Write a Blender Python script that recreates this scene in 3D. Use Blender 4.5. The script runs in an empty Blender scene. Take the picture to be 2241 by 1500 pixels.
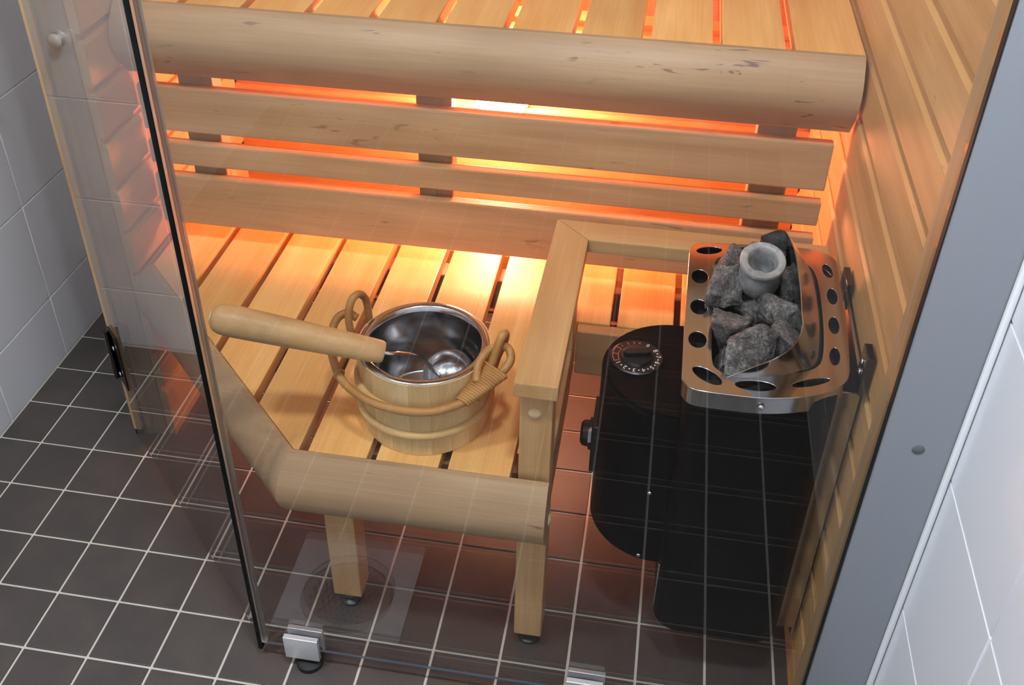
import bpy, bmesh, math, random
from mathutils import Vector, Matrix, noise
import numpy as np

SC = bpy.context.scene
COL = SC.collection
PI = math.pi

# ------------------------------------------------------------------ camera
FW, FH = 2241, 1500
CAM = dict(loc=(.8425, -.7972, 1.3381), yaw=-.1517, pitch=.6203, roll=-.0185, f=2243.56, pp=(1116.27, 615.8))
def cam_axes(y, p, r):
    cy, sy, cp, sp = math.cos(y), math.sin(y), math.cos(p), math.sin(p)
    f = Vector((sy*cp, cy*cp, -sp)); rt = Vector((cy, -sy, 0)); d = f.cross(rt)
    c, s = math.cos(r), math.sin(r)
    return c*rt + s*d, -s*rt + c*d, f
rt, dn, fw = cam_axes(CAM['yaw'], CAM['pitch'], CAM['roll'])
cd = bpy.data.cameras.new('camera'); cam = bpy.data.objects.new('camera', cd); COL.objects.link(cam)
cd.sensor_fit = 'HORIZONTAL'; cd.sensor_width = 36; cd.lens = CAM['f']/FW*36
cd.shift_x = (FW/2 - CAM['pp'][0])/FW; cd.shift_y = (CAM['pp'][1] - FH/2)/FW
cd.clip_start = .02
m = Matrix((rt, -dn, -fw)).transposed().to_4x4(); m.translation = Vector(CAM['loc'])
cam.matrix_world = m
SC.camera = cam

# ------------------------------------------------------------------ world, exposure, room lights
w = bpy.data.worlds.new('world'); SC.world = w; w.use_nodes = True
w.node_tree.nodes['Background'].inputs[0].default_value = (.8, .85, .9, 1)
w.node_tree.nodes['Background'].inputs[1].default_value = .05
vs = SC.view_settings
vs.view_transform = 'Standard'; vs.look = 'None'; vs.gamma = 1; vs.exposure = 0.0; vs.use_curve_mapping = False
SC.cycles.use_denoising = True
SC.cycles.max_bounces = 7; SC.cycles.transparent_max_bounces = 10; SC.cycles.diffuse_bounces = 4
SC.cycles.use_adaptive_sampling = True; SC.cycles.adaptive_threshold = .07
SC.cycles.glossy_bounces = 4; SC.cycles.transmission_bounces = 6
SC.cycles.caustics_reflective = False; SC.cycles.caustics_refractive = False
SC.cycles.sample_clamp_indirect = 4.0
CEIL = 2.42
SPOTS = [(.02, -.52), (.86, -.44)]
SPOT_W = 20.5
for sx, sy in SPOTS:
    l = bpy.data.lights.new('ceiling_spot', 'AREA'); l.shape = 'DISK'; l.size = .17; l.energy = SPOT_W; l.color = (.93, .97, 1.0)
    o = bpy.data.objects.new('ceiling_spot_light', l); COL.objects.link(o); o.location = (sx, sy, CEIL - .02)
LAMP_STRENGTH = 270.0
LAMP_COL = (1.0, .41, .24)

# ------------------------------------------------------------------ materials
def S(c):   # sRGB 0..255 -> linear
    return tuple(((v/255)/12.92 if v/255 <= .04045 else ((v/255+.055)/1.055)**2.4) for v in c) + (1,)
class N:
    def __init__(s, name):
        s.m = bpy.data.materials.new(name); s.m.use_nodes = True
        s.t = s.m.node_tree; s.t.nodes.clear(); s.out = s.t.nodes.new('ShaderNodeOutputMaterial')
    def n(s, typ, **kw):
        nd = s.t.nodes.new('ShaderNode'+typ)
        for k, v in kw.items():
            if k.startswith('i_'):
                key = k[2:]; key = int(key) if key.isdigit() else key.replace('_', ' ')
                nd.inputs[key].default_value = v
            else: setattr(nd, k, v)
        return nd
    def l(s, a, b): s.t.links.new(a, b)
    def ramp(s, fac, stops):
        r = s.n('ValToRGB'); e = r.color_ramp.elements
        while len(e) < len(stops): e.new(.5)
        for q, (p, c) in zip(e, stops): q.position = p; q.color = c
        s.l(fac, r.inputs[0]); return r.outputs[0]
    def bsdf(s, **kw):
        b = s.n('BsdfPrincipled')
        for k, v in kw.items(): b.inputs[k.replace('_', ' ')].default_value = v
        s.l(b.outputs[0], s.out.inputs[0]); return b

def plain(name, col, rough=.5, metal=0.0, spec=.5, bump=0, bscale=200):
    k = N(name); b = k.bsdf(Base_Color=col, Roughness=rough, Metallic=metal, Specular_IOR_Level=spec)
    if bump:
        tc = k.n('TexCoord'); nz = k.n('TexNoise', i_Scale=bscale, i_Detail=3.0); k.l(tc.outputs['Object'], nz.inputs['Vector'])
        bp = k.n('Bump', i_Strength=bump, i_Distance=.002); k.l(nz.outputs[0], bp.inputs['Height']); k.l(bp.outputs[0], b.inputs['Normal'])
    return k.m

def wood(name, ca, cb, axis, rough=.45, flecks=.0, vary=.12, stripe=1.0):
    k = N(name); b = k.bsdf(Roughness=rough, Specular_IOR_Level=.4)
    tc = k.n('TexCoord'); oi = k.n('ObjectInfo')
    mul = k.n('VectorMath', operation='SCALE'); mul.inputs[0].default_value = (31.7, 17.3, 23.9); k.l(oi.outputs['Random'], mul.inputs['Scale'])
    add = k.n('VectorMath', operation='ADD'); k.l(tc.outputs['Object'], add.inputs[0]); k.l(mul.outputs[0], add.inputs[1])
    def scaled(along, cross):
        sc = [cross]*3; sc['xyz'.index(axis)] = along
        q = k.n('VectorMath', operation='MULTIPLY'); q.inputs[1].default_value = sc; k.l(add.outputs[0], q.inputs[0]); return q.outputs[0]
    n1 = k.n('TexNoise', i_Scale=1.0, i_Detail=2.0, i_Distortion=.6); k.l(scaled(2.2, 22), n1.inputs['Vector'])
    n2 = k.n('TexNoise', i_Scale=1.0, i_Detail=1.0); k.l(scaled(9, 330*stripe), n2.inputs['Vector'])
    n3 = k.n('TexNoise', i_Scale=1.0, i_Detail=1.0); k.l(scaled(6, 9), n3.inputs['Vector'])
    base = k.ramp(n1.outputs[0], [(.3, ca), (.7, cb)])
    mx = k.n('Mix', data_type='RGBA', blend_type='MULTIPLY'); mx.inputs[0].default_value = .15
    k.l(base, mx.inputs[6]); k.l(k.ramp(n2.outputs[0], [(.35, (.55, .45, .36, 1)), (.65, (1, 1, 1, 1))]), mx.inputs[7])
    m3 = k.n('Mix', data_type='RGBA', blend_type='MULTIPLY'); m3.inputs[0].default_value = .35
    k.l(mx.outputs[2], m3.inputs[6]); k.l(k.ramp(n3.outputs[0], [(.3, (.78, .72, .66, 1)), (.6, (1, 1, 1, 1))]), m3.inputs[7])
    hv = k.n('HueSaturation'); k.l(m3.outputs[2], hv.inputs['Color'])
    mr = k.n('MapRange'); mr.inputs[3].default_value = 1-vary; mr.inputs[4].default_value = 1+vary; k.l(oi.outputs['Random'], mr.inputs[0]); k.l(mr.outputs[0], hv.inputs['Value'])
    col = hv.outputs[0]
    if flecks:
        n4 = k.n('TexNoise', i_Scale=1.0, i_Detail=2.0, i_Distortion=1.2); k.l(scaled(14, 90), n4.inputs['Vector'])
        n5 = k.n('TexNoise', i_Scale=1.0, i_Detail=1.0); k.l(scaled(5, 9), n5.inputs['Vector'])
        a = k.n('Math', operation='MULTIPLY'); k.l(k.ramp(n4.outputs[0], [(.66, (0, 0, 0, 1)), (.71, (1, 1, 1, 1))]), a.inputs[0])
        k.l(k.ramp(n5.outputs[0], [(.52, (0, 0, 0, 1)), (.6, (1, 1, 1, 1))]), a.inputs[1])
        a2 = k.n('Math', operation='MULTIPLY'); a2.inputs[1].default_value = flecks; k.l(a.outputs[0], a2.inputs[0])
        m4 = k.n('Mix', data_type='RGBA'); m4.inputs[7].default_value = S((92, 62, 45)); k.l(a2.outputs[0], m4.inputs[0]); k.l(col, m4.inputs[6]); col = m4.outputs[2]
    k.l(col, b.inputs['Base Color'])
    bp = k.n('Bump', i_Strength=.12, i_Distance=.0006); k.l(n2.outputs[0], bp.inputs['Height']); k.l(bp.outputs[0], b.inputs['Normal'])
    return k.m

M = {}
SLA, SLB = S((246, 196, 126)), S((232, 172, 100))
NOA, NOB = S((188, 156, 120)), S((172, 139, 103))
for ax in 'xyz':
    M['slat_'+ax] = wood('orange_alder_'+ax, SLA, SLB, ax, .42)  # slats toned lighter and more orange than the front edges
    M['pale_'+ax] = wood('pale_alder_'+ax, NOA, NOB, ax, .42, flecks=.85, vary=.06)
    M['rail_'+ax] = wood('alder_rail_'+ax, S((214, 172, 122)), S((198, 152, 100)), ax, .42, vary=.05)
    M['panel_'+ax] = wood('alder_panel_'+ax, S((230, 182, 122)), S((210, 160, 98)), ax, .5, flecks=.25, vary=.08)
M['skirt_x'] = wood('alder_skirt_board', S((206, 168, 126)), S((186, 146, 104)), 'x', .45, flecks=.5, vary=.05)
M['frame'] = wood('rough_frame_wood', S((196, 156, 112)), S((170, 128, 88)), 'x', .6)
M['pine'] = wood('bucket_pine', S((238, 208, 154)), S((214, 176, 120)), 'z', .5, vary=.08)
M['rattan'] = wood('rattan', S((196, 146, 84)), S((160, 110, 58)), 'x', .5, vary=.05)
M['hoopwood'] = wood('pale_hoop_rattan', S((226, 188, 128)), S((204, 162, 104)), 'x', .5, vary=.03)
M['handle'] = wood('ladle_wood', S((216, 176, 124)), S((192, 148, 98)), 'x', .45, vary=.02)
M['endgrain'] = wood('ladle_end_grain', S((236, 214, 176)), S((214, 184, 140)), 'y', .6, flecks=.9, vary=.0)
M['jamb'] = wood('jamb_wood', S((206, 172, 128)), S((182, 146, 104)), 'z', .5, vary=.02)

def floor_tile_mat():
    k = N('dark_floor_tile'); b = k.bsdf(Roughness=.48, Specular_IOR_Level=.45)
    g = k.n('NewGeometry'); oi = k.n('ObjectInfo')
    n1 = k.n('TexNoise', i_Scale=14.0, i_Detail=4.0); k.l(g.outputs['Position'], n1.inputs['Vector'])
    n2 = k.n('TexNoise', i_Scale=420.0, i_Detail=2.0); k.l(g.outputs['Position'], n2.inputs['Vector'])
    c = k.ramp(n1.outputs[0], [(.3, S((66, 62, 60))), (.72, S((78, 71, 67)))])
    mx = k.n('Mix', data_type='RGBA', blend_type='MULTIPLY'); mx.inputs[0].default_value = .35
    k.l(c, mx.inputs[6]); k.l(k.ramp(n2.outputs[0], [(.3, (.6, .6, .6, 1)), (.7, (1.15, 1.15, 1.15, 1))]), mx.inputs[7])
    hv = k.n('HueSaturation'); k.l(mx.outputs[2], hv.inputs['Color'])
    mr = k.n('MapRange'); mr.inputs[3].default_value = .92; mr.inputs[4].default_value = 1.06; k.l(oi.outputs['Random'], mr.inputs[0]); k.l(mr.outputs[0], hv.inputs['Value'])
    k.l(hv.outputs[0], b.inputs['Base Color'])
    bp = k.n('Bump', i_Strength=.15, i_Distance=.0005); k.l(n2.outputs[0], bp.inputs['Height']); k.l(bp.outputs[0], b.inputs['Normal'])
    return k.m
M['ftile'] = floor_tile_mat()
M['fgrout'] = plain('pale_floor_grout', S((196, 192, 180)), .85, bump=.2)
M['wtile'] = plain('white_wall_tile', S((232, 235, 241)), .24)
M['wgrout'] = plain('white_wall_grout', S((244, 246, 248)), .8)
M['paint'] = plain('white_ceiling_paint', S((232, 232, 230)), .9)
M['grey'] = plain('grey_aluminium_profile', S((160, 165, 172)), .45, .5, bump=.02, bscale=60)
M['greycap'] = plain('grey_plastic_cap', S((92, 95, 101)), .55)
M['steel'] = plain('polished_steel', (.50, .50, .515, 1), .16, 1.0)
M['steel_soft'] = plain('brushed_steel', (.70, .69, .68, 1), .22, 1.0)
M['chrome'] = plain('satin_chrome', (.80, .82, .84, 1), .34, .7)
M['darkchrome'] = plain('black_chrome', (.10, .09, .085, 1), .12, 1.0)
M['black'] = plain('black_enamel', (.0015, .0016, .002, 1), .5, spec=.10)
M['blackp'] = plain('black_plastic', (.010, .010, .011, 1), .32)
M['rim_shade'] = plain('dark_rim_shade', (.006, .006, .006, 1), .8)
M['rubber'] = plain('black_rubber', (.008, .008, .009, 1), .55)
M['white_print'] = plain('white_print', (.75, .75, .75, 1), .6)
M['red_print'] = plain('red_print', S((200, 110, 95)), .6)
M['knobwhite'] = plain('white_knob', S((225, 222, 214)), .3)
M['drain'] = plain('steel_drain', (.40, .40, .41, 1), .5, .4)
M['drain_cover'] = plain('dark_drain_cover', (.16, .16, .165, 1), .4, .5)
M['stud'] = plain('dark_stud', (.03, .03, .032, 1), .4)
M['rivet'] = plain('steel_screw', (.75, .75, .76, 1), .2, 1.0)

def thin_glass(name, tint, ior=1.5):
    k = N(name); g = k.n('NewGeometry')
    mi = k.n('Mix', data_type='FLOAT'); mi.inputs[2].default_value = ior; mi.inputs[3].default_value = 1/ior
    k.l(g.outputs['Backfacing'], mi.inputs[0])
    fr = k.n('Fresnel'); k.l(mi.outputs[0], fr.inputs['IOR'])
    tr = k.n('BsdfTransparent'); tr.inputs[0].default_value = tint
    gl = k.n('BsdfGlossy'); gl.inputs['Roughness'].default_value = 0.0; gl.inputs[0].default_value = (1, 1, 1, 1)
    mx = k.n('MixShader'); k.l(fr.outputs[0], mx.inputs[0]); k.l(tr.outputs[0], mx.inputs[1]); k.l(gl.outputs[0], mx.inputs[2])
    k.l(mx.outputs[0], k.out.inputs[0]); return k.m
M['glass'] = thin_glass('clear_tempered_glass', (.97, .975, .97, 1), 1.37)
M['doorglass'] = thin_glass('door_tempered_glass', (.86, .865, .86, 1), 1.55)
k = N('glass_edge_clear'); gb = k.n('BsdfGlass', i_Roughness=.35, i_IOR=1.5); gb.inputs[0].default_value = (1, 1, .98, 1); k.l(gb.outputs[0], k.out.inputs[0]); M['edgeclear'] = k.m
M['edgedark'] = plain('dark_green_glass_edge', (.0015, .004, .004, 1), .25, spec=.2)
M['edgeblue'] = plain('bluish_glass_edge', S((84, 97, 112)), .25)
k = N('warm_lamp_glow'); em = k.n('Emission'); em.inputs[0].default_value = LAMP_COL+(1,); em.inputs[1].default_value = LAMP_STRENGTH; k.l(em.outputs[0], k.out.inputs[0]); M['lamp'] = k.m
k = N('ceiling_spot_lens'); em = k.n('Emission'); em.inputs[0].default_value = (.95, .98, 1, 1); em.inputs[1].default_value = 30; k.l(em.outputs[0], k.out.inputs[0]); M['spotlens'] = k.m; k.m.cycles.emission_sampling = 'NONE'

def stone_mat():
    k = N('grey_peridotite'); b = k.bsdf(Roughness=.75, Specular_IOR_Level=.4)
    tc = k.n('TexCoord'); oi = k.n('ObjectInfo')
    n1 = k.n('TexNoise', i_Scale=60.0, i_Detail=6.0, i_Roughness=.7); n2 = k.n('TexNoise', i_Scale=330.0, i_Detail=4.0, i_Roughness=.8)
    for q in (n1, n2): k.l(tc.outputs['Object'], q.inputs['Vector'])
    a = k.n('Math', operation='ADD'); k.l(n1.outputs[0], a.inputs[0]); k.l(n2.outputs[0], a.inputs[1])
    h = k.n('Math', operation='MULTIPLY'); h.inputs[1].default_value = .5; k.l(a.outputs[0], h.inputs[0])
    c = k.ramp(h.outputs[0], [(.36, S((40, 40, 43))), (.5, S((94, 91, 91))), (.6, S((142, 138, 134))), (.68, S((204, 201, 195)))])
    k.l(c, b.inputs['Base Color'])
    bp = k.n('Bump', i_Strength=.7, i_Distance=.003); k.l(h.outputs[0], bp.inputs['Height']); k.l(bp.outputs[0], b.inputs['Normal'])
    return k.m
M['stone'] = stone_mat()
def soap_mat():
    k = N('grey_soapstone'); b = k.bsdf(Roughness=.4, Specular_IOR_Level=.45)
    tc = k.n('TexCoord'); n1 = k.n('TexNoise', i_Scale=55.0, i_Detail=6.0, i_Distortion=.8); k.l(tc.outputs['Object'], n1.inputs['Vector'])
    c = k.ramp(n1.outputs[0], [(.3, S((128, 128, 128))), (.55, S((164, 164, 165))), (.75, S((196, 196, 198)))]); k.l(c, b.inputs['Base Color'])
    return k.m
M['soap'] = soap_mat()

# ------------------------------------------------------------------ object helpers
def finish(bm, smooth=False, ang=None):
    bmesh.ops.recalc_face_normals(bm, faces=bm.faces)
    me = bpy.data.meshes.new('mesh'); bm.to_mesh(me); bm.free()
    if smooth:
        flags = [p.use_smooth for p in me.polygons]
        if not any(flags): flags = [True]*len(flags)
        if ang is not None: me.set_sharp_from_angle(angle=math.radians(ang))
        me.polygons.foreach_set('use_smooth', flags)
    return me
def put(name, me, mats, parent=None, loc=(0, 0, 0), rot=(0, 0, 0)):
    o = bpy.data.objects.new(name, me); COL.objects.link(o); me.name = name
    if len(me.materials) == 0:
        for q in (mats if isinstance(mats, (list, tuple)) else [mats]): me.materials.append(M[q] if isinstance(q, str) else q)
    o.location = Vector(loc); o.rotation_euler = rot
    if parent is not None:
        o.parent = parent; o.location = Vector(loc) - base_of(parent)
    return o
def base_of(p):
    b = Vector((0, 0, 0))
    while p is not None: b += p.location; p = p.parent
    return b
def obj(name, bm, mats, parent=None, smooth=False, ang=None):
    """mesh given in world coordinates; becomes a child whose origin is its own centre"""
    c = Vector((0, 0, 0)); n = 0
    lo = Vector((1e9,)*3); hi = Vector((-1e9,)*3)
    for v in bm.verts:
        for i in range(3): lo[i] = min(lo[i], v.co[i]); hi[i] = max(hi[i], v.co[i])
    c = (lo+hi)/2
    if parent is None: c.z = lo.z
    bmesh.ops.translate(bm, verts=bm.verts, vec=-c)
    return put(name, finish(bm, smooth, ang), mats, parent, c)
def tag(o, label=None, cat=None, group=None, kind=None):
    if label: o['label'] = label
    if cat: o['category'] = cat
    if group: o['group'] = group
    if kind: o['kind'] = kind
    return o
def thing(name, loc, label, cat, group=None):
    o = bpy.data.objects.new(name, None); COL.objects.link(o); o.location = loc; o.empty_display_size = .05
    return tag(o, label, cat, group)
def struct_root(name, loc, label=None):
    o = bpy.data.objects.new(name, None); COL.objects.link(o); o.location = loc; o.empty_display_size = .05
    return tag(o, label, kind='structure')

def bevel_all(b, bev, seg):
    """round every edge; only the thin bevel faces shade smooth, the broad faces stay flat"""
    bmesh.ops.bevel(b, geom=b.edges[:], offset=bev, segments=seg, profile=.6, affect='EDGES')
    for f in b.faces:
        f.smooth = f.calc_area()/max(e.calc_length() for e in f.edges) < 1.3*bev
def box(x0, x1, y0, y1, z0, z1, bev=0, seg=2, bm=None):
    own = bm is None
    b = bmesh.new()
    v = [b.verts.new((x, y, z)) for z in (z0, z1) for y in (y0, y1) for x in (x0, x1)]
    for f in ((0, 2, 3, 1), (4, 5, 7, 6), (0, 1, 5, 4), (2, 6, 7, 3), (0, 4, 6, 2), (1, 3, 7, 5)): b.faces.new([v[i] for i in f])
    if bev: bevel_all(b, bev, seg)
    if own: return b
    t = bpy.data.meshes.new('t'); b.to_mesh(t); b.free(); bm.from_mesh(t); bpy.data.meshes.remove(t); return bm
def prism(pts, z0, z1, bev=0):
    b = bmesh.new()
    lo = [b.verts.new((x, y, z0)) for x, y in pts]; hi = [b.verts.new((x, y, z1)) for x, y in pts]
    n = len(pts); b.faces.new(lo[::-1]); b.faces.new(hi)
    for i in range(n): b.faces.new((lo[i], lo[(i+1) % n], hi[(i+1) % n], hi[i]))
    if bev: bevel_all(b, bev, 2)
    return b
def extrude_prof(prof, axis, a0, a1):
    """2D closed profile extruded along axis: 'x' -> profile is (y,z), 'y' -> (x,z)"""
    b = bmesh.new()
    mk = (lambda a, p: (a, p[0], p[1])) if axis == 'x' else (lambda a, p: (p[0], a, p[1]))
    A = [b.verts.new(mk(a0, p)) for p in prof]; C = [b.verts.new(mk(a1, p)) for p in prof]
    n = len(prof); b.faces.new(A); b.faces.new(C[::-1])
    for i in range(n): b.faces.new((A[i], C[i], C[(i+1) % n], A[(i+1) % n]))
    return b
def smooth_path(pts, sub=6, closed=False):
    P = [Vector(p) for p in pts]; n = len(P); out = []
    rng = range(n if closed else n-1)
    for i in rng:
        p1, p2 = P[i], P[(i+1) % n]
        p0 = P[i-1] if (i > 0 or closed) else 2*p1-p2
        p3 = P[(i+2) % n] if (i+2 < n or closed) else 2*p2-p1
        for k in range(sub):
            t = k/sub
            out.append(.5*((2*p1)+(p2-p0)*t+(2*p0-5*p1+4*p2-p3)*t*t+(3*p1-p0-3*p2+p3)*t**3))
    if not closed: out.append(P[-1])
    return out
def tube(pts, r, seg=10, closed=False, bm=None, cap=True):
    b = bm or bmesh.new(); P = [Vector(p) for p in pts]; n = len(P); rings = []
    rr = r if isinstance(r, (list, tuple)) else [r]*n
    up = Vector((0, 0, 1)); prev = None
    for i in range(n):
        if closed: t = (P[(i+1) % n]-P[i-1]).normalized()
        else: t = (P[min(i+1, n-1)]-P[max(i-1, 0)]).normalized()
        if prev is None:
            a = t.orthogonal().normalized()
        else:
            a = (prev - t*prev.dot(t)).normalized()
        prev = a; c = t.cross(a)
        rings.append([b.verts.new(P[i]+rr[i]*(math.cos(2*PI*k/seg)*a+math.sin(2*PI*k/seg)*c)) for k in range(seg)])
    for i in range(n if closed else n-1):
        A, C = rings[i], rings[(i+1) % n]
        off = 0
        if closed and i == n-1:
            off = min(range(seg), key=lambda o: (A[0].co-C[o].co).length)
        for k in range(seg): b.faces.new((A[k], A[(k+1) % seg], C[(k+1+off) % seg], C[(k+off) % seg]))
    if not closed and cap:
        b.faces.new(rings[0][::-1]); b.faces.new(rings[-1])
    return b
def lathe(prof, c=(0, 0, 0), seg=32, bm=None):
    b = bm or bmesh.new(); c = Vector(c); rings = []
    for r, z in prof:
        if r < 1e-6: rings.append([b.verts.new(c+Vector((0, 0, z)))])
        else: rings.append([b.verts.new(c+Vector((r*math.cos(2*PI*k/seg), r*math.sin(2*PI*k/seg), z))) for k in range(seg)])
    for A, C in zip(rings, rings[1:]):
        for k in range(seg):
            q = [A[k % len(A)], A[(k+1) % len(A)], C[(k+1) % len(C)], C[k % len(C)]]
            u = []
            for v in q:
                if v not in u: u.append(v)
            if len(u) >= 3: b.faces.new(u)
    return b
def xform(bm, mat): bmesh.ops.transform(bm, matrix=mat, verts=bm.verts); return bm
def sheet_with_holes(loops, thick, bevel=0.0, z=0.0):
    cu = bpy.data.curves.new('c', 'CURVE'); cu.dimensions = '2D'; cu.fill_mode = 'BOTH'; cu.extrude = thick/2; cu.bevel_depth = bevel; cu.bevel_resolution = 2
    for L in loops:
        s = cu.splines.new('POLY'); s.points.add(len(L)-1)
        for p, (x, y) in zip(s.points, L): p.co = (x, y, 0, 1)
        s.use_cyclic_u = True
    o = bpy.data.objects.new('c', cu); COL.objects.link(o)
    me = bpy.data.meshes.new_from_object(o.evaluated_get(bpy.context.evaluated_depsgraph_get()))
    bpy.data.objects.remove(o); bpy.data.curves.remove(cu)
    b = bmesh.new(); b.from_mesh(me); bpy.data.meshes.remove(me)
    bmesh.ops.remove_doubles(b, verts=b.verts, dist=1e-6)
    bmesh.ops.translate(b, verts=b.verts, vec=(0, 0, z)); return b
def text_bm(s, size):
    cu = bpy.data.curves.new('t', 'FONT'); cu.body = s; cu.size = size; cu.align_x = 'CENTER'; cu.align_y = 'CENTER'; cu.extrude = .00015
    o = bpy.data.objects.new('t', cu); COL.objects.link(o)
    me = bpy.data.meshes.new_from_object(o.evaluated_get(bpy.context.evaluated_depsgraph_get()))
    bpy.data.objects.remove(o); bpy.data.curves.remove(cu)
    b = bmesh.new(); b.from_mesh(me); bpy.data.meshes.remove(me); return b
def rrect(x0, x1, y0, y1, r, seg=8):
    """rounded rectangle loop; r = radii of corners (x0y0, x1y0, x1y1, x0y1)"""
    if not isinstance(r, (list, tuple)): r = [r]*4
    out = []
    for (cx, cy, a0), rr in zip(((x0+r[0], y0+r[0], PI), (x1-r[1], y0+r[1], 1.5*PI), (x1-r[2], y1-r[2], 0), (x0+r[3], y1-r[3], .5*PI)), r):
        for k in range(seg+1):
            a = a0+.5*PI*k/seg; out.append((cx+rr*math.cos(a), cy+rr*math.sin(a)))
    return out
def ellipse(cx, cy, a, b, rot=0, n=28):
    c, s = math.cos(rot), math.sin(rot)
    return [(cx+a*math.cos(t)*c-b*math.sin(t)*s, cy+a*math.cos(t)*s+b*math.sin(t)*c) for t in (2*PI*k/n for k in range(n))]

# ------------------------------------------------------------------ the setting: key planes
XL, XR = -.28, 1.191         # tiled walls of the bathroom
XW, XWL = 1.12, .033         # sauna wood faces right and left
YB = .93                     # sauna back wood face
PANE_Y = .05
DOOR_C = .415                # door plane x + y
ROOM_Y0 = -1.75

# floor: grout bed, single tiles as far as the photo or its reflections show them, joined tiles beyond
fl = tag(obj('floor', box(XL-.05, XR+.05, ROOM_Y0-.05, 1.0, -.06, -.0022), 'fgrout'), 'floor of small dark grey square tiles with pale grout lines', kind='structure')
tb = box(-.0480, .0480, -.0480, .0480, -.008, 0, .0012, 2); tile_me = finish(tb, True, 24)
rest = bmesh.new()
for i in range(-3, 12):
    for j in range(-18, 10):
        x0, x1 = max(i*.1+.002, XL+.002), min(i*.1+.098, XR-.002); y0, y1 = j*.1+.002, j*.1+.098
        if x1-x0 < .01: continue
        if j >= -9:
            if x1-x0 > .095:
                put('floor_tile', tile_me, 'ftile', fl, (i*.1+.05, j*.1+.05, 0))
            else:
                obj('floor_tile', box(x0, x1, y0, y1, -.008, 0, .0012), 'ftile', fl, True, 24)
        elif y0 > ROOM_Y0: box(x0, x1, y0, y1, -.008, 0, .001, 1, bm=rest)
tag(obj('floor_tile_field', rest, 'ftile', fl), kind='stuff')

# tiled bathroom walls
def tiled_wall(name, x, side, y0, y1, joints_y, joints_z, label):
    """side=+1: tile faces look towards +x"""
    xa, xb = sorted((x-side*.002, x-side*.10))
    wl = tag(obj(name, box(xa, xb, y0, y1, -.005, CEIL), 'wgrout'), label, kind='structure')
    cache = {}
    ys = [y0]+[q for q in joints_y if y0+.02 < q < y1-.02]+[y1]; zs = [.001]+[q for q in joints_z if .02 < q < CEIL-.02]+[CEIL]
    for a, b2 in zip(ys, ys[1:]):
        for c, d in zip(zs, zs[1:]):
            w_, h_ = round(b2-a-.003, 4), round(d-c-.003, 4)
            if (w_, h_) not in cache:
                cache[w_, h_] = finish(box(-.004, .004, -w_/2, w_/2, -h_/2, h_/2, .0012, 2), True, 24)
            put('wall_tile', cache[w_, h_], 'wtile', wl, (x-side*.004, (a+b2)/2, (c+d)/2))
    return wl
tiled_wall('wall_left', XL, 1, ROOM_Y0, 1.0, [.64+.2*k for k in range(-12, 3)], [.142+.205*k for k in range(12)], 'white tiled bathroom wall beyond the sauna door')
tiled_wall('wall_right', XR, -1, ROOM_Y0, .048, [.038+.205*k for k in range(-9, 1)], [.117+.213*k for k in range(12)], 'white tiled bathroom wall beside the grey metal profile')
# the short tiled wall closing the gap between the left wall and the sauna cabin
wg = tag(obj('wall_rear', box(XL-.1, -.024, 1.002, 1.08, -.005, CEIL), 'wgrout'), 'narrow white tiled wall behind the gap beside the sauna cabin', kind='structure')
for i in range(2):
    for j in range(13):
        x0, x1 = (XL+.0015, -.1415) if i == 0 else (-.1385, -.026)
        z0, z1 = (.001, .1405) if j == 0 else (.1435+.205*(j-1), min(.142+.205*j-.0015, CEIL-.001))
        if z1-z0 > .02: obj('wall_tile', box(x0, x1, .998, 1.006, z0, z1, .0012), 'wtile', wg, True, 24)
# the wall behind the viewer and the ceiling
wb = tag(obj('wall_back', box(XL-.1, XR+.1, ROOM_Y0-.1, ROOM_Y0-.002, 0, CEIL), 'wgrout'), kind='structure')
rb = bmesh.new()
for i in range(8):
    for j in range(12):
        box(XL+i*.2+.0015, min(XL+(i+1)*.2, XR)-.0015, ROOM_Y0-.004, ROOM_Y0+.003, j*.205+.002, min((j+1)*.205, CEIL)-.001, .001, 1, bm=rb)
tag(obj('wall_tile_field', rb, 'wtile', wb), kind='stuff')
tag(obj('ceiling', box(XL-.1, XR+.1, ROOM_Y0-.1, 1.05, CEIL, CEIL+.06), 'paint'), kind='structure')
for i, (sx, sy) in enumerate(SPOTS):
    t = thing('ceiling_downlight', (sx, sy, CEIL-.018), ('round recessed downlight in the bathroom ceiling nearer the left tiled wall', 'round recessed downlight in the bathroom ceiling nearer the right tiled wall')[i], 'light', 'ceiling downlights')
    obj('trim_ring', lathe([(.058, .018), (.062, .004), (.07, .001), (.072, .006), (.072, .018), (.058, .018)], (sx, sy, CEIL-.018), 28), 'chrome', t, True, 24)
    obj('lens', lathe([(0, .016), (.056, .016), (.056, .0178), (0, .0178)], (sx, sy, CEIL-.018), 28), 'spotlens', t)

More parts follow.
